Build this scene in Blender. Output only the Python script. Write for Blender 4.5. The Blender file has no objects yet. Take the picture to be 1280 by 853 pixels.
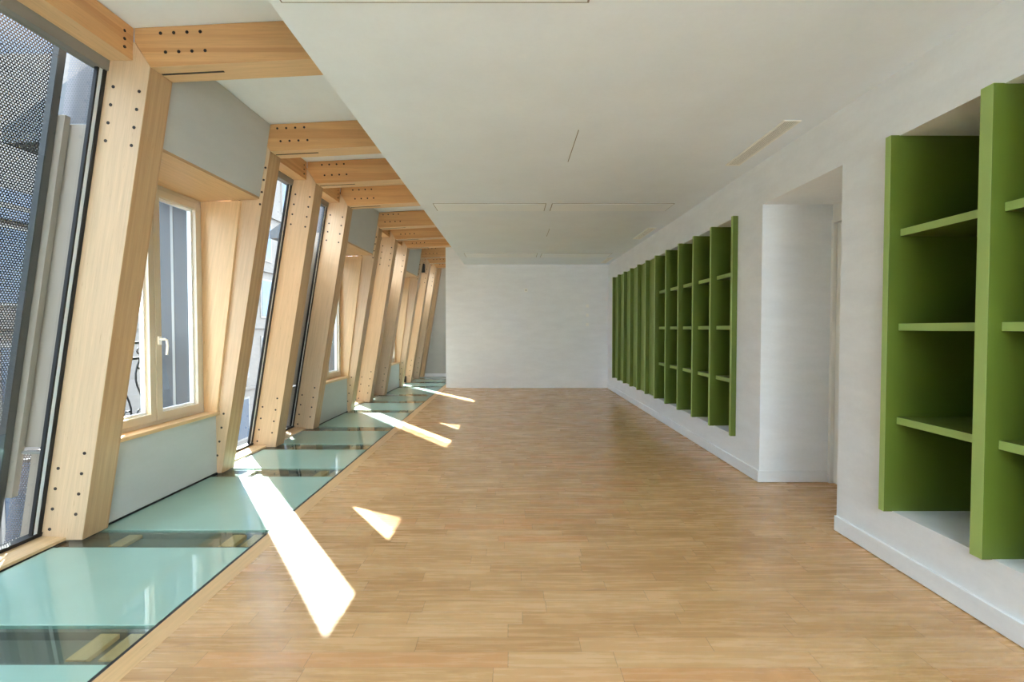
import bpy, math, random
from mathutils import Vector
random.seed(7)
S = bpy.context.scene
COL = S.collection

# ------------------------------------------------------------------ camera
cam = bpy.data.cameras.new('camera'); cam.lens = 17.0; cam.sensor_width = 36.0; cam.clip_start = .05; cam.clip_end = 500
co = bpy.data.objects.new('camera', cam); COL.objects.link(co); S.camera = co
co.location = (0, 0, 1.4); co.rotation_euler = (math.radians(90 - 1.47), 0, 0)

# ------------------------------------------------------------------ sky, sun, exposure
W = bpy.data.worlds.new('sky'); S.world = W; W.use_nodes = True
nt = W.node_tree; nt.nodes.clear()
wo = nt.nodes.new('ShaderNodeOutputWorld'); bg = nt.nodes.new('ShaderNodeBackground')
tc = nt.nodes.new('ShaderNodeTexCoord'); mp = nt.nodes.new('ShaderNodeMapping'); no = nt.nodes.new('ShaderNodeTexNoise')
cr = nt.nodes.new('ShaderNodeValToRGB')
mp.inputs['Scale'].default_value = (2.2, 2.2, 5)
no.inputs['Scale'].default_value = 2.0; no.inputs['Detail'].default_value = 6
cr.color_ramp.elements[0].position = .42; cr.color_ramp.elements[0].color = (.42, .60, .92, 1)
cr.color_ramp.elements[1].position = .60; cr.color_ramp.elements[1].color = (.94, .97, 1, 1)
nt.links.new(tc.outputs['Generated'], mp.inputs['Vector']); nt.links.new(mp.outputs[0], no.inputs['Vector'])
nt.links.new(no.outputs['Fac'], cr.inputs[0]); nt.links.new(cr.outputs[0], bg.inputs[0]); nt.links.new(bg.outputs[0], wo.inputs[0])
bg.inputs[1].default_value = 6.0
SUN_TRAVEL = Vector((.58, -1.02, -1.0))
sl = bpy.data.lights.new('sun', 'SUN'); sl.energy = 28; sl.angle = math.radians(.53); sl.color = (1, .975, .94)
so = bpy.data.objects.new('sun', sl); COL.objects.link(so); so.rotation_euler = SUN_TRAVEL.to_track_quat('-Z', 'Y').to_euler()
so.location = (-20, 30, 30)
vs = S.view_settings
vs.view_transform = 'Standard'; vs.look = 'None'; vs.gamma = 1; vs.use_curve_mapping = False; vs.exposure = 0.86
cy = S.cycles
cy.max_bounces = 14; cy.diffuse_bounces = 8; cy.glossy_bounces = 5; cy.transmission_bounces = 8; cy.transparent_max_bounces = 16
cy.sample_clamp_indirect = 6

# ------------------------------------------------------------------ materials
def lin(c):
    return tuple(((v / 255) / 12.92 if v / 255 <= .04045 else (((v / 255) + .055) / 1.055) ** 2.4) for v in c) + (1,)
class NB:
    def __init__(s, name):
        s.m = bpy.data.materials.new(name); s.m.use_nodes = True; s.t = s.m.node_tree; s.t.nodes.clear()
        s.out = s.n('ShaderNodeOutputMaterial'); s.b = s.n('ShaderNodeBsdfPrincipled'); s.l(s.b.outputs[0], s.out.inputs[0])
    def n(s, k, **kw):
        x = s.t.nodes.new(k)
        for a, v in kw.items(): setattr(x, a, v)
        return x
    def l(s, a, b): s.t.links.new(a, b)
    def put(s, x, sock):
        if hasattr(x, 'is_output'): s.l(x, sock)
        else: sock.default_value = x
    def math(s, op, a, b=0.0, c=0.0):
        x = s.n('ShaderNodeMath', operation=op)
        s.put(a, x.inputs[0]); s.put(b, x.inputs[1]); s.put(c, x.inputs[2]); return x.outputs[0]
    def uv(s, which='UV'): return s.n('ShaderNodeTexCoord').outputs[which]
    def mapping(s, v, scale): 
        x = s.n('ShaderNodeMapping'); s.l(v, x.inputs[0]); x.inputs['Scale'].default_value = scale; return x.outputs[0]
    def noise(s, v, sc, det=4, rough=.5):
        x = s.n('ShaderNodeTexNoise'); s.l(v, x.inputs['Vector']); x.inputs['Scale'].default_value = sc
        x.inputs['Detail'].default_value = det; x.inputs['Roughness'].default_value = rough; return x.outputs['Fac']
    def ramp(s, f, stops):
        x = s.n('ShaderNodeValToRGB'); s.l(f, x.inputs[0]); e = x.color_ramp.elements
        while len(e) < len(stops): e.new(.5)
        for i, (p, c) in enumerate(stops): e[i].position = p; e[i].color = c
        return x.outputs[0]
    def mix(s, f, a, b, mode='MIX'):
        x = s.n('ShaderNodeMix', data_type='RGBA', blend_type=mode)
        s.put(f, x.inputs[0]); s.put(a, x.inputs[6]); s.put(b, x.inputs[7]); return x.outputs[2]
    def bump(s, h, st, d=.01):
        x = s.n('ShaderNodeBump'); x.inputs['Strength'].default_value = st; x.inputs['Distance'].default_value = d
        s.l(h, x.inputs['Height']); s.l(x.outputs[0], s.b.inputs['Normal'])
    def base(s, c): s.put(c, s.b.inputs['Base Color'])
    def set(s, **k):
        for a, v in k.items(): s.b.inputs[a.replace('_', ' ')].default_value = v
        return s

def plain(name, rgb, rough=.6, metal=0.0, var=.06, spec=.5):
    q = NB(name); c = lin(rgb)
    f = q.noise(q.uv('Object'), 3.0, 5)
    lo = tuple(v * (1 - var) for v in c[:3]) + (1,); hi = tuple(min(1, v * (1 + var)) for v in c[:3]) + (1,)
    q.base(q.ramp(f, [(.3, lo), (.7, hi)])); q.b.inputs['Roughness'].default_value = rough; q.b.inputs['Metallic'].default_value = metal
    q.b.inputs['Specular IOR Level'].default_value = spec
    return q.m

def plaster(name, rgb, var=.05):
    q = NB(name); c = lin(rgb); v = q.uv('Object')
    a = q.noise(q.mapping(v, (1, 1, 3.5)), 2.2, 8, .65); b = q.noise(v, 38, 3)
    f = q.math('ADD', q.math('MULTIPLY', a, .8), q.math('MULTIPLY', b, .2))
    lo = tuple(x * (1 - var) for x in c[:3]) + (1,); hi = tuple(min(1, x * (1 + var)) for x in c[:3]) + (1,)
    q.base(q.ramp(f, [(.35, lo), (.65, hi)])); q.set(Roughness=.75); q.bump(b, .08, .004)
    q.b.inputs['Specular IOR Level'].default_value = .3
    return q.m

def timber(name, rgb, lam=0.0, dark=(150, 108, 66), rough=.45):
    """u runs along the grain, v across, both in metres"""
    q = NB(name); c = lin(rgb); d = lin(dark); v = q.uv()
    g = q.noise(q.mapping(v, (1.2, 26, 1)), 1.6, 6, .6)
    fine = q.noise(q.mapping(v, (5, 210, 1)), 1.0, 3)
    hi = tuple(min(1, x * 1.10) for x in c[:3]) + (1,); lo = tuple(x * .86 for x in c[:3]) + (1,)
    col = q.ramp(q.math('ADD', q.math('MULTIPLY', g, .65), q.math('MULTIPLY', fine, .35)), [(.33, lo), (.67, hi)])
    fl = q.noise(q.mapping(v, (9, 120, 1)), 1.0, 2, .5)
    fm = q.ramp(fl, [(.69, (0, 0, 0, 1)), (.76, (1, 1, 1, 1))])
    col = q.mix(q.math('MULTIPLY', fm, .55), col, d)
    if lam:
        sx = q.n('ShaderNodeSeparateXYZ'); q.l(v, sx.inputs[0])
        row = q.math('FLOOR', q.math('MULTIPLY', sx.outputs[1], 34))
        wn = q.n('ShaderNodeTexWhiteNoise', noise_dimensions='1D'); q.l(row, wn.inputs['W'])
        wob = q.noise(q.mapping(v, (.8, 34, 1)), 1.0, 3)
        k = q.math('MULTIPLY', q.ramp(q.math('ADD', q.math('MULTIPLY', wn.outputs['Value'], .6), q.math('MULTIPLY', wob, .4)), [(.45, (0, 0, 0, 1)), (.8, (1, 1, 1, 1))]), lam)
        col = q.mix(k, col, d)
    q.base(col); q.set(Roughness=rough); q.bump(fine, .05, .002)
    return q.m

def plank_floor():
    q = NB('oak_planks'); v = q.uv('Object'); sx = q.n('ShaderNodeSeparateXYZ'); q.l(v, sx.inputs[0])
    x, y = sx.outputs[0], sx.outputs[1]
    WD, LN = .098, 1.3
    yr = q.math('DIVIDE', y, WD); row = q.math('FLOOR', yr); fy = q.math('SUBTRACT', yr, row)
    w1 = q.n('ShaderNodeTexWhiteNoise', noise_dimensions='1D'); q.l(row, w1.inputs['W'])
    xr = q.math('DIVIDE', q.math('ADD', x, q.math('MULTIPLY', w1.outputs['Value'], 7.3)), LN)
    # two plank lengths per period, the cut place varies from row to row
    cell = q.math('FLOOR', xr); fx = q.math('SUBTRACT', xr, cell)
    cut = q.math('ADD', .35, q.math('MULTIPLY', w1.outputs['Value'], .3))
    half = q.math('GREATER_THAN', fx, cut)
    idv = q.n('ShaderNodeCombineXYZ'); q.l(row, idv.inputs[0]); q.l(q.math('ADD', cell, q.math('MULTIPLY', half, .5)), idv.inputs[1])
    w2 = q.n('ShaderNodeTexWhiteNoise', noise_dimensions='3D'); q.l(idv.outputs[0], w2.inputs['Vector']); r = w2.outputs['Value']
    # grain, shifted for each plank
    off = q.n('ShaderNodeCombineXYZ'); q.l(q.math('MULTIPLY', r, 31), off.inputs[0]); q.l(q.math('MULTIPLY', r, 17), off.inputs[1])
    va = q.n('ShaderNodeVectorMath', operation='ADD'); q.l(v, va.inputs[0]); q.l(off.outputs[0], va.inputs[1])
    g = q.noise(q.mapping(va.outputs[0], (1.5, 22, 1)), 1.8, 7, .6)
    h = q.noise(q.mapping(va.outputs[0], (4, 130, 1)), 1.0, 3)
    f = q.math('ADD', q.math('MULTIPLY', r, .26), q.math('ADD', q.math('MULTIPLY', g, .56), q.math('MULTIPLY', h, .18)))
    col = q.ramp(f, [(.25, lin((178, 134, 87))), (.5, lin((207, 165, 114))), (.78, lin((224, 186, 140)))])
    col = q.mix(q.math('MULTIPLY', q.ramp(w2.outputs['Value'], [(.80, (0, 0, 0, 1)), (.92, (1, 1, 1, 1))]), .45), col, lin((196, 132, 76)))
    kn = q.noise(q.mapping(va.outputs[0], (3, 12, 1)), 1.2, 1)
    col = q.mix(q.math('MULTIPLY', q.ramp(kn, [(.72, (0, 0, 0, 1)), (.80, (1, 1, 1, 1))]), .5), col, lin((134, 88, 50)))
    e1 = q.math('LESS_THAN', fy, .022)
    e2 = q.math('LESS_THAN', fx, .0022); e3 = q.math('LESS_THAN', q.math('ABSOLUTE', q.math('SUBTRACT', fx, cut)), .0012)
    e = q.math('MAXIMUM', e1, q.math('MAXIMUM', e2, e3))
    col = q.mix(q.math('MULTIPLY', e, .55), col, lin((96, 62, 34)))
    q.base(col)
    q.l(q.math('ADD', .20, q.math('MULTIPLY', g, .14)), q.b.inputs['Roughness'])
    q.set(Specular_IOR_Level=.5); q.bump(q.math('SUBTRACT', q.math('MULTIPLY', h, .2), e), .12, .002)
    return q.m

def thin_glass(name, tint=(.86, .93, .91, 1), refl=1.0):
    q = NB(name); t = q.t; t.nodes.remove(q.b)
    tr = q.n('ShaderNodeBsdfTransparent'); tr.inputs[0].default_value = tint
    gl = q.n('ShaderNodeBsdfGlossy'); gl.inputs['Roughness'].default_value = .015
    ge = q.n('ShaderNodeNewGeometry'); dt = q.n('ShaderNodeVectorMath', operation='DOT_PRODUCT'); q.l(ge.outputs['Normal'], dt.inputs[0]); q.l(ge.outputs['Incoming'], dt.inputs[1])
    fr = q.math('ADD', .05, q.math('MULTIPLY', .95, q.math('POWER', q.math('SUBTRACT', 1.0, q.math('ABSOLUTE', dt.outputs['Value'])), 5.0)))
    mx = q.n('ShaderNodeMixShader'); q.l(q.math('MINIMUM', q.math('MULTIPLY', fr, refl), 1.0), mx.inputs[0]); q.l(tr.outputs[0], mx.inputs[1]); q.l(gl.outputs[0], mx.inputs[2])
    q.l(mx.outputs[0], q.out.inputs[0]); return q.m

def perforated(name, rgb, pitch=.014, rad=.0052):
    q = NB(name); v = q.uv(); sx = q.n('ShaderNodeSeparateXYZ'); q.l(v, sx.inputs[0])
    p2 = pitch * math.sqrt(3)
    def lat(ox, oy):
        a = q.math('SUBTRACT', q.math('FRACT', q.math('ADD', q.math('DIVIDE', sx.outputs[0], pitch), ox)), .5)
        b = q.math('SUBTRACT', q.math('FRACT', q.math('ADD', q.math('DIVIDE', sx.outputs[1], p2), oy)), .5)
        a = q.math('MULTIPLY', a, pitch); b = q.math('MULTIPLY', b, p2)
        return q.math('SQRT', q.math('ADD', q.math('MULTIPLY', a, a), q.math('MULTIPLY', b, b)))
    d = q.math('MINIMUM', lat(0, 0), lat(.5, .5)); hole = q.math('LESS_THAN', d, rad)
    q.base(lin(rgb)); q.set(Roughness=.45, Metallic=.6)
    tr = q.n('ShaderNodeBsdfTransparent'); mx = q.n('ShaderNodeMixShader')
    q.l(hole, mx.inputs[0]); q.l(q.b.outputs[0], mx.inputs[1]); q.l(tr.outputs[0], mx.inputs[2]); q.l(mx.outputs[0], q.out.inputs[0])
    return q.m

M = {}
M['wall'] = plaster('white_plaster', (237, 241, 245), .04); M['ceil'] = plaster('ceiling_plaster', (233, 242, 252), .025)
M['grey'] = plaster('pale_grey_board', (190, 192, 188), .03)
M['post'] = timber('pale_laminated_timber', (208, 178, 143))
M['postedge'] = timber('timber_edge', (196, 162, 120), .35, (158, 116, 72))
M['beam'] = timber('honey_laminated_timber', (212, 164, 112), .5, (186, 132, 78))
M['beamedge'] = timber('honey_timber_edge', (222, 186, 142))
M['ply'] = timber('birch_plywood', (220, 184, 138))
M['oak'] = plank_floor(); M['border'] = timber('oak_border', (214, 174, 122))
M['green'] = plain('green_lacquer', (96, 116, 41), .4, 0, .05)
M['greenlit'] = plain('green_lacquer_lit_edge', (160, 186, 106), .38, 0, .04)  # lit tone of the same green, daylight put into the left-facing fronts
M['greendoor'] = plain('green_door_lacquer', (138, 162, 80), .4, 0, .05)
M['black'] = plain('black_rubber', (22, 22, 24), .5); M['hole'] = plain('dark_bolt_head', (40, 30, 24), .6)
M['dark'] = plain('dark_steel', (136, 134, 128), .45, .1); M['taupe'] = plain('taupe_sheet_metal', (156, 142, 130), .5, .05, .04)
M['greymetal'] = plain('grey_sheet_metal', (66, 68, 69), .45, .1, .04)
M['joist'] = plain('galvanised_steel', (128, 126, 118), .5, 0)
M['alu'] = plain('silver_aluminium', (222, 230, 234), .35, .1, .03)
M['frame'] = plain('beige_window_paint', (206, 194, 170), .4, 0, .02); M['white'] = plain('white_enamel', (246, 246, 242), .35, 0, .02)
M['light'] = plain('white_light_cover', (238, 245, 252), .5, 0, .02)
M['glass'] = thin_glass('window_glass'); M['coverglass'] = thin_glass('clear_floor_glass', (.86, .92, .89, 1), 1.2)
M['perf'] = perforated('perforated_metal', (96, 92, 94), .017, .0054); M['perfdense'] = perforated('fine_perforated_metal', (92, 88, 88), .017, .0050)
M['stone'] = plaster('weathered_stone', (112, 104, 96), .1)
M['stonelight'] = plain('pale_window_stone', (132, 125, 117), .8)
M['roof'] = plain('zinc_roof', (84, 90, 100), .5, .3); M['paving'] = plain('street_paving', (84, 82, 80), .9)
M['darkglass'] = plain('dark_pane', (60, 70, 82), .12)
def floor_glass():
    q = NB('frosted_floor_glass'); v = q.uv('Object'); f = q.noise(v, 1.3, 4)
    q.base(q.ramp(f, [(.3, lin((146, 186, 172))), (.7, lin((158, 198, 184)))])); q.set(Roughness=.5)
    q.b.inputs['Coat Weight'].default_value = 1; q.b.inputs['Coat Roughness'].default_value = .02; q.b.inputs['Coat IOR'].default_value = 1.6
    return q.m
M['floorglass'] = floor_glass()

# ------------------------------------------------------------------ mesh builder
class MB:
    def __init__(s, grain=(0, 0, 1), shear=False):
        s.v = []; s.f = []; s.mi = []; s.g = Vector(grain).normalized(); s.shear = shear; s.o = (random.random() * 9, random.random() * 9)
    def quad(s, pts, mi=0):
        i = len(s.v); s.v += [Vector(p) for p in pts]; s.f.append(tuple(range(i, i + len(pts)))); s.mi.append(mi)
    def hexa(s, c, mi=None):
        """8 corners: bottom ring 0-3 then top ring 4-7; mi = face slots (bottom, top, s01, s12, s23, s30)"""
        F = [(3, 2, 1, 0), (4, 5, 6, 7), (0, 1, 5, 4), (1, 2, 6, 5), (2, 3, 7, 6), (3, 0, 4, 7)]
        for k, f in enumerate(F): s.quad([c[j] for j in f], (mi or (0,) * 6)[k])
    def box(s, x0, x1, y0, y1, z0, z1, mi=None):
        s.hexa([(x0, y0, z0), (x1, y0, z0), (x1, y1, z0), (x0, y1, z0), (x0, y0, z1), (x1, y0, z1), (x1, y1, z1), (x0, y1, z1)], mi); return s
    def prism(s, prof, y0, y1, face=0, edge=None):
        """prof: XZ polygon, anticlockwise seen from -Y; edge: slot of the rim faces"""
        edge = face if edge is None else edge; n = len(prof)
        s.quad([(x, y0, z) for x, z in prof], face); s.quad([(x, y1, z) for x, z in reversed(prof)], face)
        for i in range(n):
            a, b = prof[i], prof[(i + 1) % n]
            e = edge[i] if isinstance(edge, (list, tuple)) else edge
            s.quad([(a[0], y0, a[1]), (a[0], y1, a[1]), (b[0], y1, b[1]), (b[0], y0, b[1])], e)
        return s
    def tube(s, p, r, n=8, closed=False, mi=0):
        P = [Vector(q) for q in p]; rings = []; N = len(P)
        for i in range(N):
            a = P[i - 1] if (i or closed) else P[i]; b = P[(i + 1) % N] if (i < N - 1 or closed) else P[i]
            t = (b - a).normalized(); up = Vector((0, 1, 0)) if abs(t.y) < .9 else Vector((1, 0, 0))
            u = t.cross(up).normalized(); w = t.cross(u)
            rings.append([P[i] + (u * math.cos(k * 2 * math.pi / n) + w * math.sin(k * 2 * math.pi / n)) * r for k in range(n)])
        for i in range(N if closed else N - 1):
            A, B = rings[i], rings[(i + 1) % N]
            for k in range(n): s.quad([A[k], A[(k + 1) % n], B[(k + 1) % n], B[k]], mi)
        if not closed: s.quad(list(reversed(rings[0])), mi); s.quad(rings[-1], mi)
        return s
    def build(s, name, mats, parent=None, bevel=0.0, loc=None):
        me = bpy.data.meshes.new(name)
        V = [Vector((v.x + (SK(v.y) if s.shear else 0), v.y, v.z)) for v in s.v]
        # weld doubles
        key = {}; idx = []; W_ = []
        for v in V:
            k = (round(v.x, 5), round(v.y, 5), round(v.z, 5))
            if k not in key: key[k] = len(W_); W_.append(v)
            idx.append(key[k])
        me.from_pydata(W_, [], [[idx[i] for i in f] for f in s.f]); me.update()
        uv = me.uv_layers.new(name='UVMap')
        for p, m in zip(me.polygons, s.mi):
            p.material_index = m; n = p.normal; g = s.g - n * s.g.dot(n)
            if g.length < .05:
                g = Vector((0, 0, 1)) if abs(n.z) < .7 else Vector((0, 1, 0)); g = g - n * g.dot(n)
            g.normalize(); t = n.cross(g)
            for li in p.loop_indices:
                q = me.vertices[me.loops[li].vertex_index].co; uv.data[li].uv = (q.dot(g) + s.o[0], q.dot(t) + s.o[1])
        for m in (mats if isinstance(mats, (list, tuple)) else [mats]): me.materials.append(M[m])
        o = bpy.data.objects.new(name, me); COL.objects.link(o)
        if parent: o.parent = parent
        if loc is not None:
            L = Vector(loc) - (parent.location if parent else Vector())
            W0 = Vector(loc)
            for v in me.vertices: v.co -= W0
            o.location = L
        elif parent:
            for v in me.vertices: v.co -= parent.location
        if bevel:
            b = o.modifiers.new('bevel', 'BEVEL'); b.width = bevel; b.segments = 2; b.limit_method = 'ANGLE'
        return o
SK = lambda y: .022 * (y - 3.16)
def tag(o, label, cat, group=None, kind=None):
    o['label'] = label; o['category'] = cat
    if group: o['group'] = group
    if kind: o['kind'] = kind
    return o
def struct(o, label=None, cat='wall'):
    o['kind'] = 'structure'
    if label: o['label'] = label; o['category'] = cat
    return o
def empty(name, loc):
    o = bpy.data.objects.new(name, None); COL.objects.link(o); o.location = loc; return o

# ------------------------------------------------------------------ layout
HC = 2.9; HR = 3.335; XR = 2.25; YF = 11.36; YE = 14.0; YB = -3.6
LEAN = .165; xf = lambda z: -2.84 + LEAN * z
PD = .285; PT = .20                      # post depth and thickness
PY = [3.16, 4.64, 5.66, 6.68, 8.12, 9.17, 10.12, 11.56, 12.52, 13.46]
XG = -1.665                                # room edge of the glass strip
NEAR = (1.18, 2.88); FAR = (4.84, 10.63); DOOR = (3.32, 4.37); NZ = (.32, 2.52)

# ------------------------------------------------------------------ room shell
struct(MB().box(-1.56, 3.2, YB, YE, -.2, 0).build('floor', 'oak'), 'warm oak plank floor with planks running across the room', 'floor')
struct(MB((0, 1, 0)).box(XG, -1.56, YB, YF + 2.6, -.2, .001).build('trim_1', 'border'), 'long oak border board between plank floor and glass strip', 'trim')
struct(MB().box(-3.3, XG - .005, YB, YE, -.5, -.3).build('floor', 'dark'), 'dark void floor under the glass strip', 'floor')
m = MB(); SX0, SX1, SY0, SY1 = -.9, 2.0, -3.45, -.6
m.box(-1.115, 3.2, SY1, YE, HC, 3.4); m.box(-1.115, 3.2, YB, SY0, HC, 3.4); m.box(-1.115, SX0, SY0, SY1, HC, 3.4); m.box(SX1, 3.2, SY0, SY1, HC, 3.4)
sk = MB((0, 1, 0)).box(SX0, SX1, SY0, SY0 + .06, 3.4, 3.48).box(SX0, SX1, SY1 - .06, SY1, 3.4, 3.48).box(SX0, SX0 + .06, SY0 + .06, SY1 - .06, 3.4, 3.48).box(SX1 - .06, SX1, SY0 + .06, SY1 - .06, 3.4, 3.48).build('window_12', 'white')  # invented skylight, out of view, lets extra sun and sky into the room
struct(sk, 'made-up skylight behind the camera, added to brighten the room', 'window')
g_ = MB(); g_.quad([(SX0, SY0, 3.44), (SX1, SY0, 3.44), (SX1, SY1, 3.44), (SX0, SY1, 3.44)]); g_.build('pane', 'glass', sk)
struct(m.build('ceiling', 'ceil'), 'white dropped ceiling over the plank floor', 'ceiling')
struct(MB().prism([(-2.66, HR), (-2.43, HR), (-1.115, HR + .065), (-1.115, 3.5), (-2.66, 3.5)], YB, YE).build('ceiling', 'ceil'), 'raised white ceiling strip above the timber beams', 'ceiling')
w = MB()
ys = [(YB, NEAR[0], None), (NEAR[0], NEAR[1], 'n'), (NEAR[1], DOOR[0], None), (DOOR[0], DOOR[1], 'd'), (DOOR[1], FAR[0], None), (FAR[0], FAR[1], 'n'), (FAR[1], YF, None)]
for a, b, k in ys:
    if k is None: w.box(XR, 3.2, a, b, 0, HC)
    elif k == 'n': w.box(XR, 3.2, a, b, 0, NZ[0]); w.box(XR, 3.2, a, b, NZ[1], HC); w.box(2.76, 3.2, a, b, *NZ)
    else: w.box(XR, 3.2, a, b, 2.515, HC); w.box(3.0, 3.2, a, b, 0, 2.515)
struct(w.build('wall_right', 'wall'), 'white right wall with two shelf niches and a doorway', 'wall')
struct(MB().box(-1.555, 3.2, YF, YE - .01, 0, HC).box(-1.555, -1.115, YF, YE - .01, HC, HR).build('wall_far', 'wall'), 'plain white wall closing the far end of the room', 'wall')
struct(MB().box(-3.3, -1.56, YE, YE + .2, -.3, HR).build('wall_end', 'grey'), 'pale grey wall at the end of the glass strip behind the last post', 'wall')
struct(MB().box(-3.3, 3.2, YB - .2, YB, -.3, 3.6).build('wall_rear', 'wall'), 'white wall behind the camera', 'wall')
b = MB((0, 1, 0))
struct(b.box(XR - .018, XR, YB, DOOR[0], 0.004, .107).build('baseboard_right', 'wall', bevel=.003), 'low white baseboard under the near shelves', 'baseboard')
struct(MB((0, 1, 0)).box(XR - .018, XR, DOOR[1], YF - .002, 0.004, .107).build('baseboard_right', 'wall', bevel=.003), 'low white baseboard under the far shelves', 'baseboard')
struct(MB((1, 0, 0)).box(XR - .018, 2.86, DOOR[1] - .014, DOOR[1], 0.004, .107).build('baseboard_right', 'wall', bevel=.003), 'low white baseboard inside the doorway recess', 'baseboard')
struct(MB((1, 0, 0)).box(-2.72, -1.56, YE - .014, YE, 0.004, .1).build('baseboard_far', 'wall', bevel=.003), 'pale baseboard at the end of the glass strip', 'baseboard')

# door in the recess of the right wall
d = empty('door_1', (2.87, DOOR[0], 0)); struct(d, 'white door at the back of the doorway recess in the right wall', 'door')
DT = 2.345
m = MB(); m.box(2.87, 3.0, DOOR[1] - .03, DOOR[1] - .001, 0, DT + .03); m.box(2.87, 3.0, DOOR[0] + .001, DOOR[0] + .03, 0, DT + .03); m.box(2.87, 3.0, DOOR[0] + .03, DOOR[1] - .03, DT, DT + .03); m.box(2.88, 3.0, DOOR[0] + .001, DOOR[1] - .001, DT + .03, 2.513)
m.build('door_frame', 'white', d, .002)
leaf = MB().box(2.9, 2.945, DOOR[0] + .034, DOOR[1] - .036, .008, DT - .004).build('door_leaf', 'white', d, .002)
for hz in (.14, 1.2, 2.1): MB().tube([(2.885, DOOR[1] - .033, hz), (2.885, DOOR[1] - .033, hz + .1)], .008).build('hinge', 'alu', leaf)
m = MB(); m.tube([(2.9, DOOR[0] + .11, 1.05), (2.845, DOOR[0] + .11, 1.05), (2.845, DOOR[0] + .24, 1.05)], .009); m.box(2.892, 2.9, DOOR[0] + .085, DOOR[0] + .135, .98, 1.1)
m.build('door_handle', 'alu', leaf)

# ------------------------------------------------------------------ green shelf units in the niches
def shelf_unit(y0, y1, cuts, doors, label):
    """cuts: far faces of the uprights, from far to near"""
    r = empty('built_in_shelf', (XR, (y0 + y1) / 2, NZ[0])); tag(r, label, 'shelf')
    XB = 2.735
    MB().box(XB, 2.757, y0 + .002, y1 - .002, NZ[0] + .002, NZ[1] - .002).build('back_panel', 'green', r)
    for k, (c, t) in enumerate(cuts):
        MB((0, 0, 1)).box(2.20, XB, c - t, c, NZ[0] - .003, NZ[1] + .003, (0, 0, 0, 0, 0, 1)).build('upright', ['green', 'greenlit'], r, .0015)
    for k in range(len(cuts) - 1):
        hi = cuts[k][0] - cuts[k][1]; lo = cuts[k + 1][0]
        if k < doors:
            dd = MB().box(2.262, 2.28, lo + .003, hi - .003, NZ[0] + .004, NZ[1] - .004).build('cabinet_door', 'greendoor', r, .001)
        else:
            for z in (.858, 1.408, 1.958):
                MB((0, 1, 0)).box(2.265, XB, lo + .0005, hi - .0005, z - .02, z + .022, (0, 0, 0, 0, 0, 1)).build('shelf', ['green', 'greenlit'], r, .0015)
    return r
shelf_unit(NEAR[0], NEAR[1], [(2.878, .042), (2.30, .062), (1.76, .042), (1.222, .042)], 0, 'large green open shelf unit in the near wall niche, closest to the camera')
cs = [(10.628 - .5222 * k, .04) for k in range(12)]; cs[-1] = (4.884, .042)
shelf_unit(FAR[0], FAR[1], cs, 6, 'long green shelf unit beyond the doorway, with closed doors at its far end')

# ------------------------------------------------------------------ timber frame along the slanted facade
hole_me = None
def make_hole():
    global hole_me
    m = MB(); n = 12; R = .0105
    ring = [(R * math.cos(2 * math.pi * k / n), 0, R * math.sin(2 * math.pi * k / n)) for k in range(n)]
    f = [(x, -.0025, z) for x, _, z in ring]
    m.quad(f); m.quad([(x, .012, z) for x, _, z in reversed(ring)])
    for k in range(n): a = f[k]; c = f[(k + 1) % n]; m.quad([a, (a[0], .012, a[2]), (c[0], .012, c[2]), c])
    hole_me = m.build('bolt_hole', 'hole')
make_hole(); proto_hole = hole_me
def bolts(parent, pts, y):
    for x, z in pts:
        o = proto_hole.copy(); COL.objects.link(o); o.parent = parent
        o.location = Vector((x + SK(y), y, z)) - parent.location
where = ['left of the nearest window', 'at the far side of the nearest window', 'middle of the nearest trio of posts', 'last of the nearest trio, before the second window',
         'at the far side of the second window', 'middle of the second trio of posts', 'last of the second trio, before the third window',
         'at the far side of the third window', 'in the farthest group, beside the thin black blind rod', 'second from the end wall']
zt = 3.085; XM = -2.43; ZM = 3.245
for i, y in enumerate(PY):
    base = (xf(0) - PD / 2 + SK(y), y + PT / 2, 0)
    r = empty('timber_post', base); tag(r, 'slanted timber post ' + where[i], 'post', 'slanted timber posts along the windows')
    prof = [(xf(0.002) - PD, .002), (xf(0.002), .002), (xf(zt), zt), (XM, ZM), (xf(ZM) - PD, ZM)]
    MB((LEAN, 0, 1), True).prism(prof, y, y + PT, 0, [1, 1, 1, 1, 1]).build('post_shaft', ['post', 'postedge'], r, .003)
    P = []
    for k in range(4):
        z = 2.93 - k * .115; P += [(xf(z) - (.02 if i in (1, 4, 7) else .048), z), (xf(z) - .215, z + .03)]
        z = .075 + k * .135; P += [(xf(z) - .05, z + .10), (xf(z) - .225, z)]
    bolts(r, P, y)
    # roof beam on top of it
    rb = empty('roof_beam', (-1.8, y + PT / 2, zt)); tag(rb, 'timber roof beam above the post ' + where[i], 'beam', 'timber roof beams over the glass strip')
    prof = [(xf(zt) + .0015, zt), (-1.112, zt + .062), (-1.112, HR + .063), (XM + .001, HR - .001), (XM + .001, ZM + .002)]
    MB((1, 0, 0), True).prism(prof, y, y + PT, 0, [1, 1, 1, 1, 1]).build('beam_body', ['beam', 'beamedge'], rb, .003)
    bolts(rb, [(XM + .17 + k * .085, HR - .035 + .0035 * k) for k in range(4)] + [(XM + .20 + k * .085, HR - .155 + .0035 * k) for k in range(4)], y)
    MB((1, 0, 0), True).prism([(xf(zt) + .01, zt - .002), (xf(zt) + .42, zt + .019), (xf(zt) + .42, zt + .03), (xf(zt) + .01, zt + .01)], y + PT * .42, y + PT * .5).build('saw_slot', 'hole', rb)
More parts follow.
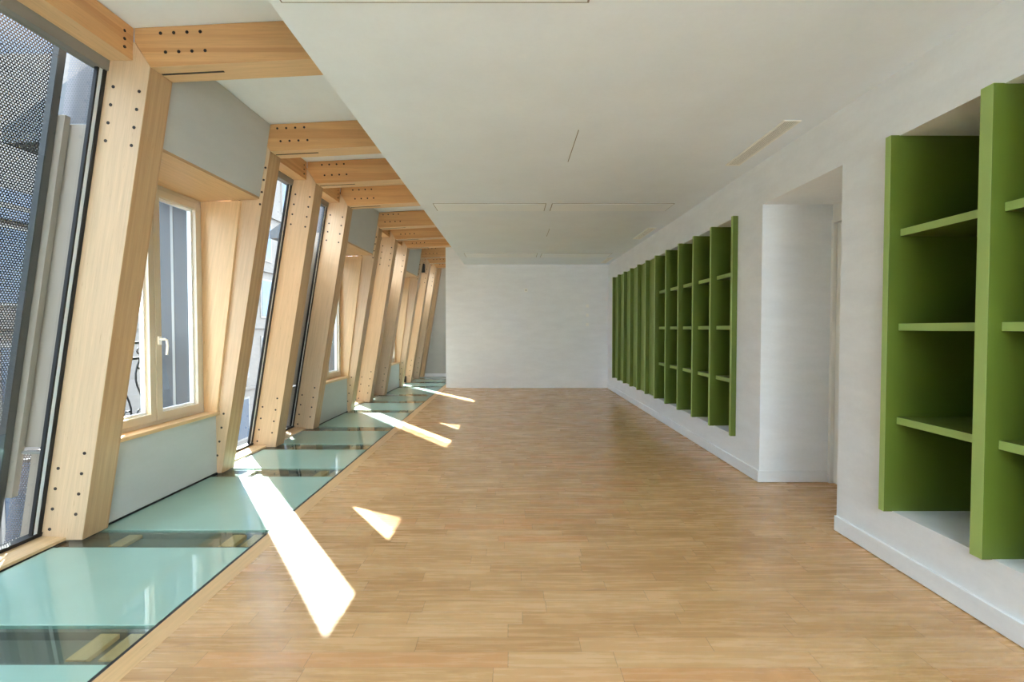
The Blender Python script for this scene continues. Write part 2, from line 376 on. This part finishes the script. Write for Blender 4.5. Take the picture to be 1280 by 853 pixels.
# transoms, glazing and sills in the bays without a casement
def transom(y0, y1, label):
    r = empty('timber_transom', (XM + SK(y0), (y0 + y1) / 2, 3.12)); tag(r, label, 'beam', 'short timber transoms over the tall panes')
    MB((0, 1, 0), True).prism([(-2.59, 3.125), (XM - .012, 3.125), (XM - .002, HR - .004), (-2.59, HR - .004)], y0, y1, 0, [1, 0, 0, 0]).build('transom_body', ['beam', 'beamedge'], r, .003)
    for k in range(3):
        z = 3.175 + k * .05
        x = XM - .01
        m = MB(); n = 10
        ring = [(.009 * math.cos(2 * math.pi * q / n), .009 * math.sin(2 * math.pi * q / n)) for q in range(n)]
        m.quad([(.006, a, c) for a, c in ring]); m.quad([(-.01, a, c) for a, c in reversed(ring)])
        for q in range(n): a = ring[q]; c = ring[(q + 1) % n]; m.quad([(.006, *a), (-.01, *a), (-.01, *c), (.006, *c)])
        o = m.build('bolt_hole', 'hole', None); o.parent = r; o.location = Vector((x + SK(y1), y1 - .07, z)) - r.location
def glazing(n, y0, y1, label):
    r = empty('window_%d' % n, (-3.1 + SK(y0), (y0 + y1) / 2, 0)); struct(r, label, 'window')
    xo = lambda z: xf(z) - PD
    g = .028
    def bar(a, c, off, w, name, mat):
        MB((LEAN, 0, 1), True).prism([(xo(0) + off - w, 0), (xo(0) + off, 0), (xo(3.13) + off, 3.13), (xo(3.13) + off - w, 3.13)], a, c).build(name, mat, r)
    MB((0, 1, 0), True).prism([(-3.13, 0.002), (-2.945, 0.002), (-2.945, .022), (-3.13, .03)], y0, y1).build('sill_board', 'ply', r, .002)
    bar(y1 - .022, y1 - .001, .012, .04, 'gasket', 'black'); bar(y1 - .044, y1 - .022, .002, .026, 'glazing_bead', 'alu'); bar(y1 - .056, y1 - .044, .0, .022, 'gasket', 'black')
    bar(y0 + .001, y0 + .02, .012, .04, 'gasket', 'black'); bar(y0 + .02, y0 + .04, .002, .026, 'glazing_bead', 'alu')
    MB((0, 1, 0), True).prism([(xo(0) - .05, .03), (xo(0) + .02, .03), (xo(.05) + .02, .055), (xo(.05) - .05, .055)], y0, y1).build('bottom_rail', 'black', r)
    MB((0, 1, 0), True).prism([(xo(3.06) - .05, 3.06), (xo(3.06) + .02, 3.06), (xo(3.13) + .02, 3.13), (xo(3.13) - .05, 3.13)], y0, y1).build('top_rail', 'dark', r)
    m = MB((0, 0, 1), True); m.quad([(xo(.04) - .02, y0, .04), (xo(.04) - .02, y1, .04), (xo(3.1) - .02, y1, 3.1), (xo(3.1) - .02, y0, 3.1)]); m.build('pane', 'glass', r)
bays = [(YB + .01, PY[0], 'tall slanted pane at the left edge, nearest the camera'), (PY[1] + PT, PY[2], 'narrow slanted pane between first and second posts of the nearest trio'),
        (PY[2] + PT, PY[3], 'narrow slanted pane between second and third posts of the nearest trio'), (PY[4] + PT, PY[5], 'narrow slanted pane between first and second posts of the second trio'),
        (PY[5] + PT, PY[6], 'narrow slanted pane between second and third posts of the second trio'), (PY[7] + PT, PY[8], 'narrow slanted pane beyond the third window'),
        (PY[8] + PT, PY[9], 'narrow slanted pane beside the last posts'), (PY[9] + PT, 13.835, 'narrow slanted pane against the end wall')]
for n, (a, c, l) in enumerate(bays):
    glazing(n + 4, a, c, l); transom(a, c, 'transom above the ' + l)

# casement windows with plywood linings
order = ['nearest', 'second', 'third']
for n, (ia, ib) in enumerate(((0, 1), (3, 4), (6, 7))):
    y0 = PY[ia] + PT; y1 = PY[ib]; XW = -2.98; ZB = .60; ZTP = 2.60
    r = empty('window_%d' % (n + 1), (XW + SK(y0), (y0 + y1) / 2, ZB)); struct(r, order[n] + ' beige double casement window in a deep plywood lining', 'window')
    xp = xf(2.635) - .035
    MB((0, 1, 0), True).prism([(XW - .06, ZTP - .0), (xp, 2.632), (xp, 2.655), (XW - .06, 2.63)], y0, y1, 0, [0, 1, 1, 1]).build('head_board', ['ply', 'postedge'], r, .001)
    for ya, yb in ((y1 - .03, y1 - .0005), (y0 + .0005, y0 + .03)):
        MB((LEAN, 0, 1), True).prism([(XW - .06, ZB), (xf(ZB) - .12, ZB), (xf(ZTP) - .195, ZTP + .012), (XW - .06, ZTP)], ya, yb).build('reveal_board', 'ply', r, .001)
    MB((0, 1, 0), True).box(XW - .06, -2.845, y0, y1, .572, .602).build('sill_board', 'ply', r, .003)
    Y0, Y1 = y0 + .03, y1 - .03; ym = (Y0 + Y1) / 2; fr = .045
    m = MB((0, 0, 1), True)
    m.box(XW - .07, XW, Y0, Y0 + fr, ZB + .002, ZTP); m.box(XW - .07, XW, Y1 - fr, Y1, ZB + .002, ZTP); m.box(XW - .07, XW, Y0 + fr, Y1 - fr, ZB + .002, ZB + fr); m.box(XW - .07, XW, Y0 + fr, Y1 - fr, ZTP - fr, ZTP)
    m.build('frame', 'frame', r, .003)
    for k, (a, c) in enumerate(((Y0 + fr - .01, ym - .003), (ym + .003, Y1 - fr + .01))):
        e = empty('sash', Vector((0, 0, 0))); e.parent = r; e.location = (0, (a + c) / 2 - r.location.y, 0)
        # the sash is a mesh with its own pane, bead and handle
        bpy.data.objects.remove(e)
        m = MB((0, 0, 1), True); s = .062; za, zb = ZB + fr - .01, ZTP - fr + .01; X0, X1 = XW - .055, XW + .014
        m.box(X0, X1, a, a + s, za, zb); m.box(X0, X1, c - s, c, za, zb); m.box(X0, X1, a + s, c - s, za, za + s); m.box(X0, X1, a + s, c - s, zb - s, zb)
        sash = m.build('sash', 'frame', r, .004)
        m = MB((0, 0, 1), True); s2 = s + .018; X2 = XW - .02
        m.box(X0, X2, a + s, a + s2, za + s, zb - s); m.box(X0, X2, c - s2, c - s, za + s, zb - s); m.box(X0, X2, a + s2, c - s2, za + s, za + s2); m.box(X0, X2, a + s2, c - s2, zb - s2, zb - s)
        o = m.build('glazing_bead', 'white'); o.parent = sash
        m = MB((0, 0, 1), True); m.quad([(XW - .04, a + s2, za + s2), (XW - .04, c - s2, za + s2), (XW - .04, c - s2, zb - s2), (XW - .04, a + s2, zb - s2)]); o = m.build('pane', 'glass'); o.parent = sash
        sash_local = -r.location
        for ch in sash.children: ch.location = r.location * 0
        for ch in sash.children:
            for v in ch.data.vertices: v.co -= r.location
    m = MB((0, 0, 1), True); hz = 1.30; hy = ym + .035; hx = XW + .014
    m.box(hx, hx + .012, hy - .016, hy + .016, hz - .035, hz + .035)
    m.tube([(hx + .01, hy, hz + .012), (hx + .05, hy, hz + .012), (hx + .056, hy + .012, hz + .004), (hx + .056, hy + .02, hz - .04), (hx + .055, hy + .012, hz - .12)], .0095)
    o = m.build('window_handle', 'white'); o.parent = sash
    for v in o.data.vertices: v.co -= r.location
    # grey boards under and over the window
    struct(MB((0, 0, 1), True).box(-3.02, xf(0) - .045, y0 + .001, y1 - .001, .012, .572).build('wall_left', 'grey'), 'grey board under the %s casement window' % order[n])
    struct(MB((0, 0, 1), True).box(-3.02, xf(0) - .038, y0 + .001, y1 - .001, -.05, .010).build('trim_%d' % (n + 2), 'black'), 'black gap strip at the foot of the board under the %s window' % order[n], 'trim')
    z0, z1 = 2.655, HR
    struct(MB((0, 0, 1), True).prism([(xf(z0) - .06, z0), (xf(z0) - .035, z0), (xf(z1) - .035, z1), (xf(z1) - .06, z1)], y0 + .001, y1 - .001).build('wall_left', 'grey'), 'slanted grey board above the %s casement window' % order[n])
    # outside: sheet-metal dormer box around the window
    g = empty('window_hood', (-3.2, (y0 + y1) / 2, 0)); tag(g, 'grey sheet-metal hood outside the %s casement window' % order[n], 'window hood')
    MB((0, 0, 1), True).box(-3.50, -2.98 - .075, y1 - .045, y1 - .012, -.2, 2.72).build('side_panel', 'greymetal', g)
    MB((0, 0, 1), True).box(-3.26, -3.235, y1 - .048, y1 - .04, -.2, 2.7).build('seam', 'dark', g)
    MB((0, 1, 0), True).prism([(-3.52, 2.68), (xf(2.72) - .09, 2.72), (xf(3.34) - .09, 3.33), (-2.75, 3.33), (-3.52, 2.78)], y0 + .012, y1 - .012).build('roof_panel', 'greymetal', g)
    MB((0, 0, 1), True).box(-3.3, -3.03, y0 + .012, y1 - .012, -.5, -.05).build('apron', 'greymetal', g)
    # iron railing
    g = empty('balcony_railing', (-3.42 + SK(y0), (y0 + y1) / 2, .5)); tag(g, 'dark scrolled iron railing outside the %s casement window' % order[n], 'railing', 'iron railings outside the windows')
    xr_ = -3.42
    for z in (.46, 1.12, 1.26): MB((0, 1, 0), True).box(xr_ - .012, xr_ + .012, y0 + .005, y1 - .05, z, z + .022).build('rail', 'black', g)
    m = MB((0, 0, 1), True); q = y0 + .06
    while q < y1 - .16:
        for ct, R in (((q + .05, 1.055), .045), ((q + .05, .62), .06)):
            m.tube([(xr_, ct[0] + R * math.cos(t * .55) * (1 - t / 15), ct[1] + R * math.sin(t * .55) * (1 - t / 15)) for t in range(13)], .008, 6)
        m.tube([(xr_, q + .05 + .05 * math.sin(t / 10 * 6.28), .50 + t / 10 * .62) for t in range(11)], .008, 6)
        m.tube([(xr_, q + .05 + .028 * math.cos(t * .785), 1.195 + .028 * math.sin(t * .785)) for t in range(8)], .007, 6, True)
        q += .155
    m.build('scrollwork', 'black', g)

# last half post against the end wall, black blind hardware on the ninth post
r = empty('timber_post', (xf(0) - .1 + SK(13.8), 13.87, 0)); tag(r, 'darker slanted timber half post tight against the grey end wall', 'post', 'slanted timber posts along the windows')
MB((LEAN, 0, 1), True).prism([(xf(0) - .17, .002), (xf(0) + .06, .002), (xf(3.2) + .06, 3.2), (xf(3.2) - .17, 3.2)], 13.84, YE - .001).build('post_shaft', 'postedge', r, .003)
r = empty('blind_rod', (xf(0) - .24 + SK(12.4), 12.45, 0)); tag(r, 'thin black blind rod with a black motor box on a far slanted post', 'rod')
MB((0, 0, 1), True).tube([(xf(.08) - .19, 12.47, .10), (xf(2.95) - .19, 12.47, 2.95)], .018).build('rod', 'black', r)
MB((0, 0, 1), True).box(xf(3) - .30, xf(3) - .10, 12.38, 12.512, 2.84, 3.06).build('motor_box', 'black', r, .008)
MB((0, 0, 1), True).box(xf(0) - .27, xf(0) - .10, 12.40, 12.512, .004, .17).build('foot_box', 'black', r, .008)

# ------------------------------------------------------------------ glass floor strip
JO = [YB, -1.3, .6, 2.08] + PY[0:1] + PY[1:] + [YE - .13]
nm = ['behind the camera', 'under the camera', 'cut by the lower left corner of the picture', 'in front of the nearest post, largest in view', 'under the nearest casement window', 'beside the first pane of the nearest trio',
      'beside the second pane of the nearest trio', 'under the second casement window', 'beside the first pane of the second trio', 'beside the second pane of the second trio',
      'under the third casement window', 'beside the first pane past the third window', 'beside the last pane', 'touching the grey end wall']
BW = .2
for k in range(len(JO) - 1):
    a, c = JO[k] + .17, JO[k + 1] - .10
    if c - a < .1: a = c - .2
    xl = -2.925
    r = MB((1, 0, 0)).box(xl + SK((a + c) / 2) + .0, XG - .022, a, c, -.045, -.001)
    o = r.build('floor_glass_panel', 'floorglass', bevel=.002)
    tag(o, 'frosted green glass floor panel ' + nm[k], 'floor panel', 'glass floor panels')
for k in range(1, len(JO) - 1):
    a, c = JO[k] - .10, JO[k] + .17
    wshort = ['left of the nearest window', 'at the far side of the nearest window', 'second of the nearest trio', 'last of the nearest trio', 'at the far side of the second window', 'second of the second trio', 'last of the second trio', 'at the far side of the third window', 'with the black blind rod', 'second from the end wall']
    lb = ('near the lower left corner' if k == 3 else ('behind the camera' if k == 1 else 'under the camera') if k < 3 else 'under the post ' + wshort[k - 4] if k - 4 < len(where) else 'at the last half post')
    r = empty('floor_joint', (-2.3, JO[k] + .08, -.06)); tag(r, 'clear floor joint ' + lb, 'floor joint', 'clear joints of the glass floor')
    MB((1, 0, 0)).box(-3.06, XG - .022, a + .008, c - .008, -.012, -.001).build('cover_glass', 'coverglass', r)
    MB((1, 0, 0)).box(-3.0, XG - .006, a + .045, c - .05, -.24, -.04).build('steel_joist', 'joist', r, .004)
    MB((1, 0, 0)).box(-3.0, XG - .006, a + .012, a + .035, -.2, -.013).build('bearing_rail', 'dark', r)
    MB((1, 0, 0)).box(-3.0, XG - .006, c - .035, c - .012, -.2, -.013).build('bearing_rail', 'joist', r)
    for q in (.22, .94, 1.08):
        MB((0, 1, 0)).box(-2.85 + q, -2.85 + q + .09, a + .05, c - .04, -.04, -.016).build('packer', 'ply', r, .003)
struct(MB((0, 1, 0)).box(XG - .02, XG, YB, YE, -.16, -.002).build('trim_5', 'black'), 'dark steel edge between glass strip and oak border', 'trim')
struct(MB((0, 1, 0), True).box(-3.0, -2.93, YB, PY[0], -.16, -.004).build('trim_6', 'black'), 'black strip standing in for the dark gap along the outer side of the near glass panels', 'trim')  # black fill gives the shade of the open gap beside the sill

# ------------------------------------------------------------------ ceiling and wall fittings
def strip(x0, x1, y0, y1, label):
    r = empty('ceiling_light', ((x0 + x1) / 2, (y0 + y1) / 2, HC)); tag(r, label, 'ceiling light', 'flat white ceiling light covers')
    MB((1, 0, 0)).box(x0, x1, y0, y1, HC - .002, HC - .0005).build('shadow_rim', 'dark', r)  # dark rim painted as the shadow line around the cover
    MB((1, 0, 0)).box(x0 + .01, x1 - .01, y0 + .012, y1 - .012, HC - .007, HC - .002).build('cover', 'light', r, .001)
strip(-1.06, .354, 1.9, 2.262, 'flat white ceiling light cover cut by the top edge of the picture')
strip(-.95, .412, 5.83, 6.2, 'flat white ceiling light cover in the middle row, left one')
strip(.478, 1.95, 5.83, 6.2, 'flat white ceiling light cover in the middle row, right one')
strip(-.96, .51, 9.68, 10.2, 'flat white ceiling light cover in the far row, left one')
strip(.59, 2.0, 9.68, 10.2, 'flat white ceiling light cover in the far row, right one')
def vent(x0, x1, y0, y1, label):
    r = empty('ceiling_vent', ((x0 + x1) / 2, (y0 + y1) / 2, HC)); tag(r, label, 'vent', 'slotted ceiling vents')
    m = MB((0, 1, 0)); t = .014
    m.box(x0, x1, y0, y0 + t, HC - .006, HC); m.box(x0, x1, y1 - t, y1, HC - .006, HC); m.box(x0, x0 + t, y0 + t, y1 - t, HC - .006, HC); m.box(x1 - t, x1, y0 + t, y1 - t, HC - .006, HC)
    m.build('frame', 'white', r)
    MB().box(x0 + t, x1 - t, y0 + t, y1 - t, HC - .0015, HC - .0005).build('backing', 'dark', r)
    n = 7; w_ = (x1 - x0 - 2 * t) / n
    for k in range(n): MB((0, 1, 0)).box(x0 + t + k * w_ + .0015, x0 + t + (k + .66) * w_, y0 + t, y1 - t, HC - .005, HC - .0018).build('slat', 'white', r)
vent(1.955, 2.085, 3.52, 4.475, 'long slotted white ceiling vent nearest the camera, beside the right wall')
vent(2.02, 2.15, 7.23, 8.13, 'slotted ceiling vent in the middle of the row, above the far shelves')
vent(2.02, 2.15, 10.25, 11.1, 'farthest small ceiling vent close to the far wall')
for x, y0, y1, l in ((.5, 3.69, 4.38, 'thin dark slot in the ceiling between the vents and beams, nearer one'), (.56, 7.3, 7.9, 'short thin dark ceiling slot, farther one')):
    o = MB((0, 1, 0)).box(x, x + .006, y0, y1, HC - .003, HC).build('ceiling_slot', 'dark'); tag(o, l, 'slot')
r = empty('wall_sensor', (.327, YF, 2.296)); tag(r, 'small square white sensor high on the far wall', 'sensor')
MB().box(.29, .365, YF - .02, YF, 2.26, 2.335).build('housing', 'white', r, .004)
MB().box(.312, .343, YF - .026, YF - .02, 2.282, 2.313).build('lens', 'grey', r, .002)
for z, l in ((1.932, 'top'), (1.713, 'middle'), (1.494, 'bottom')):
    r = empty('wall_switch', (1.766, YF, z)); tag(r, 'small white switch plate on the far wall, %s one of three' % l, 'switch', 'white switch plates on the far wall')
    MB().box(1.735, 1.797, YF - .010, YF, z - .035, z + .035).build('plate', 'white', r, .002)
    MB().box(1.752, 1.78, YF - .015, YF - .010, z - .018, z + .018).build('rocker', 'white', r, .002)

# ------------------------------------------------------------------ outside the glass
xo = lambda z: xf(z) - PD
def screen(y0, y1, z0, z1, off, mat, label, y_up=True):
    r = empty('metal_screen', (xo(z0) - off + SK(y0), (y0 + y1) / 2, z0)); tag(r, label, 'metal screen', 'metal screens outside the slanted panes')
    m = MB((0, 1, 0), True); m.prism([(xo(z0) - off - .002, z0), (xo(z0) - off, z0), (xo(z1) - off, z1), (xo(z1) - off - .002, z1)], y0, y1) if 'perf' not in mat else m.quad([(xo(z0) - off, y0, z0), (xo(z0) - off, y1, z0), (xo(z1) - off, y1, z1), (xo(z1) - off, y0, z1)])
    m.build('sheet', mat, r)
    for a, c in (((y1 - .05, y1),) if y_up else ()) + ((y0, y0 + .04),):
        MB((LEAN, 0, 1), True).prism([(xo(z0) - off, z0), (xo(z0) - off + .04, z0), (xo(z1) - off + .04, z1), (xo(z1) - off, z1)], a, c).build('upright', 'greymetal', r)
screen(YB + .1, 1.1, -.4, 3.3, .25, 'greymetal', 'plain grey metal screen added outside to cut daylight, out of view behind the camera')  # unseen solid sheet, added to dim the daylight on the nearest post
screen(1.16, PY[0] - .055, -.4, 3.3, .25, 'perfdense', 'tall perforated metal screen outside the nearest slanted pane')
scn = ['first pane of the nearest trio', 'second pane of the nearest trio', 'first pane of the second trio', 'second pane of the second trio', 'first pane past the third window', 'pane beside the last posts']
for k, (ia, ib, mt) in enumerate(((1, 2, 'perf'), (2, 3, 'greymetal'), (4, 5, 'perf'), (5, 6, 'greymetal'), (7, 8, 'perf'), (8, 9, 'greymetal'))):
    screen(PY[ia] + PT, PY[ib] - .06, -.2, 3.3 if mt == 'perf' else 2.55, .16, mt, ('perforated' if mt == 'perf' else 'added sun-blocking solid grey') + ' metal screen outside the ' + scn[k], False)  # solid sheets are put in to stop the sun at these panes
# taupe fins beside the posts next to the windows
def lean_strip(o0, o1, z0, z1, y0, y1, name, mat, parent, bev=.002):
    return MB((LEAN, 0, 1), True).prism([(xo(z0) - o1, z0), (xo(z0) - o0, z0), (xo(z1) - o0, z1), (xo(z1) - o1, z1)], y0, y1).build(name, mat, parent, bev)
for yp, lbl in ((PY[0], 'taupe sheet-metal fin outside, left of the nearest post'), (PY[3], 'taupe sheet-metal fin outside, just before the second window'), (PY[6], 'taupe sheet-metal fin outside, just before the third window')):
    r = empty('metal_fin', (xo(0) - .17, yp + .02, 0)); tag(r, lbl, 'metal fin', 'sheet-metal fins outside')
    lean_strip(.002, .25, .62, 2.72, yp, yp + .03, 'upper_plate', 'taupe', r)
    lean_strip(.002, .13, -.2, .60, yp, yp + .03, 'lower_plate', 'taupe', r)
    lean_strip(.02, .16, .585, .60, yp - .04, yp, 'ledge', 'dark', r)
    lean_strip(.17, .25, .3, 2.76, yp - .05, yp - .01, 'outer_flange', 'taupe', r)
    m = MB((1, 0, 0), True); m.quad([(xo(2.73) - .25, yp + .01, 2.73), (xo(2.73) - .03, yp + .01, 2.73), (xo(3.3) - .03, yp + .01, 3.3), (xo(3.3) - .25, yp + .01, 3.3)]); m.build('perforated_top', 'perf', r)
    m = MB((1, 0, 0), True); m.quad([(xo(-.2) - .25, yp + .02, -.2), (xo(-.2) - .13, yp + .02, -.2), (xo(.58) - .13, yp + .02, .58), (xo(.58) - .25, yp + .02, .58)]); m.build('perforated_foot', 'perf', r)
# facade cladding below floor level, street and the building opposite
struct(MB().box(-4, 3.2, YB, 16, -9, -.51).build('wall_outside', 'stone'), 'stone wall of this building below the floor', 'wall')
struct(MB().box(-60, 40, -50, 90, -9.2, -9).build('ground', 'paving'), 'street paving below', 'ground')
def house(x, y0, y1, h, label, roof):
    r = empty('opposite_building', (x, (y0 + y1) / 2, -9)); tag(r, label, 'building', 'buildings across the street')
    MB().box(x - 9, x, y0, y1, -9, h).build('wall', 'stone', r)
    MB((0, 1, 0)).prism([(x - 9.2, h), (x + .25, h), (x + .25, h + .25), (x - 1.2, h + roof), (x - 8, h + roof), (x - 9.2, h + .25)], y0, y1).build('roof', 'roof', r)
    z = -7.5
    while z < h - 2:
        q = y0 + 1
        while q < y1 - 1.2:
            f = MB().box(x - .02, x + .06, q - .1, q + 1.2, z - .1, z + 2.1).build('window_surround', 'stonelight', r)
            o = MB().box(x + .055, x + .075, q, q + 1.1, z, z + 2.0).build('pane', 'darkglass'); o.parent = f
            for v in o.data.vertices: v.co -= r.location
            q += 2.6
        MB((0, 1, 0)).box(x, x + .14, y0, y1, z + 2.5, z + 2.64).build('string_course', 'stone', r)
        z += 3.2
house(-13, -6, 9, 4.6, 'stone building across the street seen through the nearest screen', 1.3)
house(-13.6, 9.2, 18, 4.3, 'low stone building across the street seen past the nearest window', 1.2)
house(-14, 18.2, 34, 11.6, 'tall stone building farther down the street seen through the narrow panes', 1.6)
bpy.data.objects.remove(proto_hole)
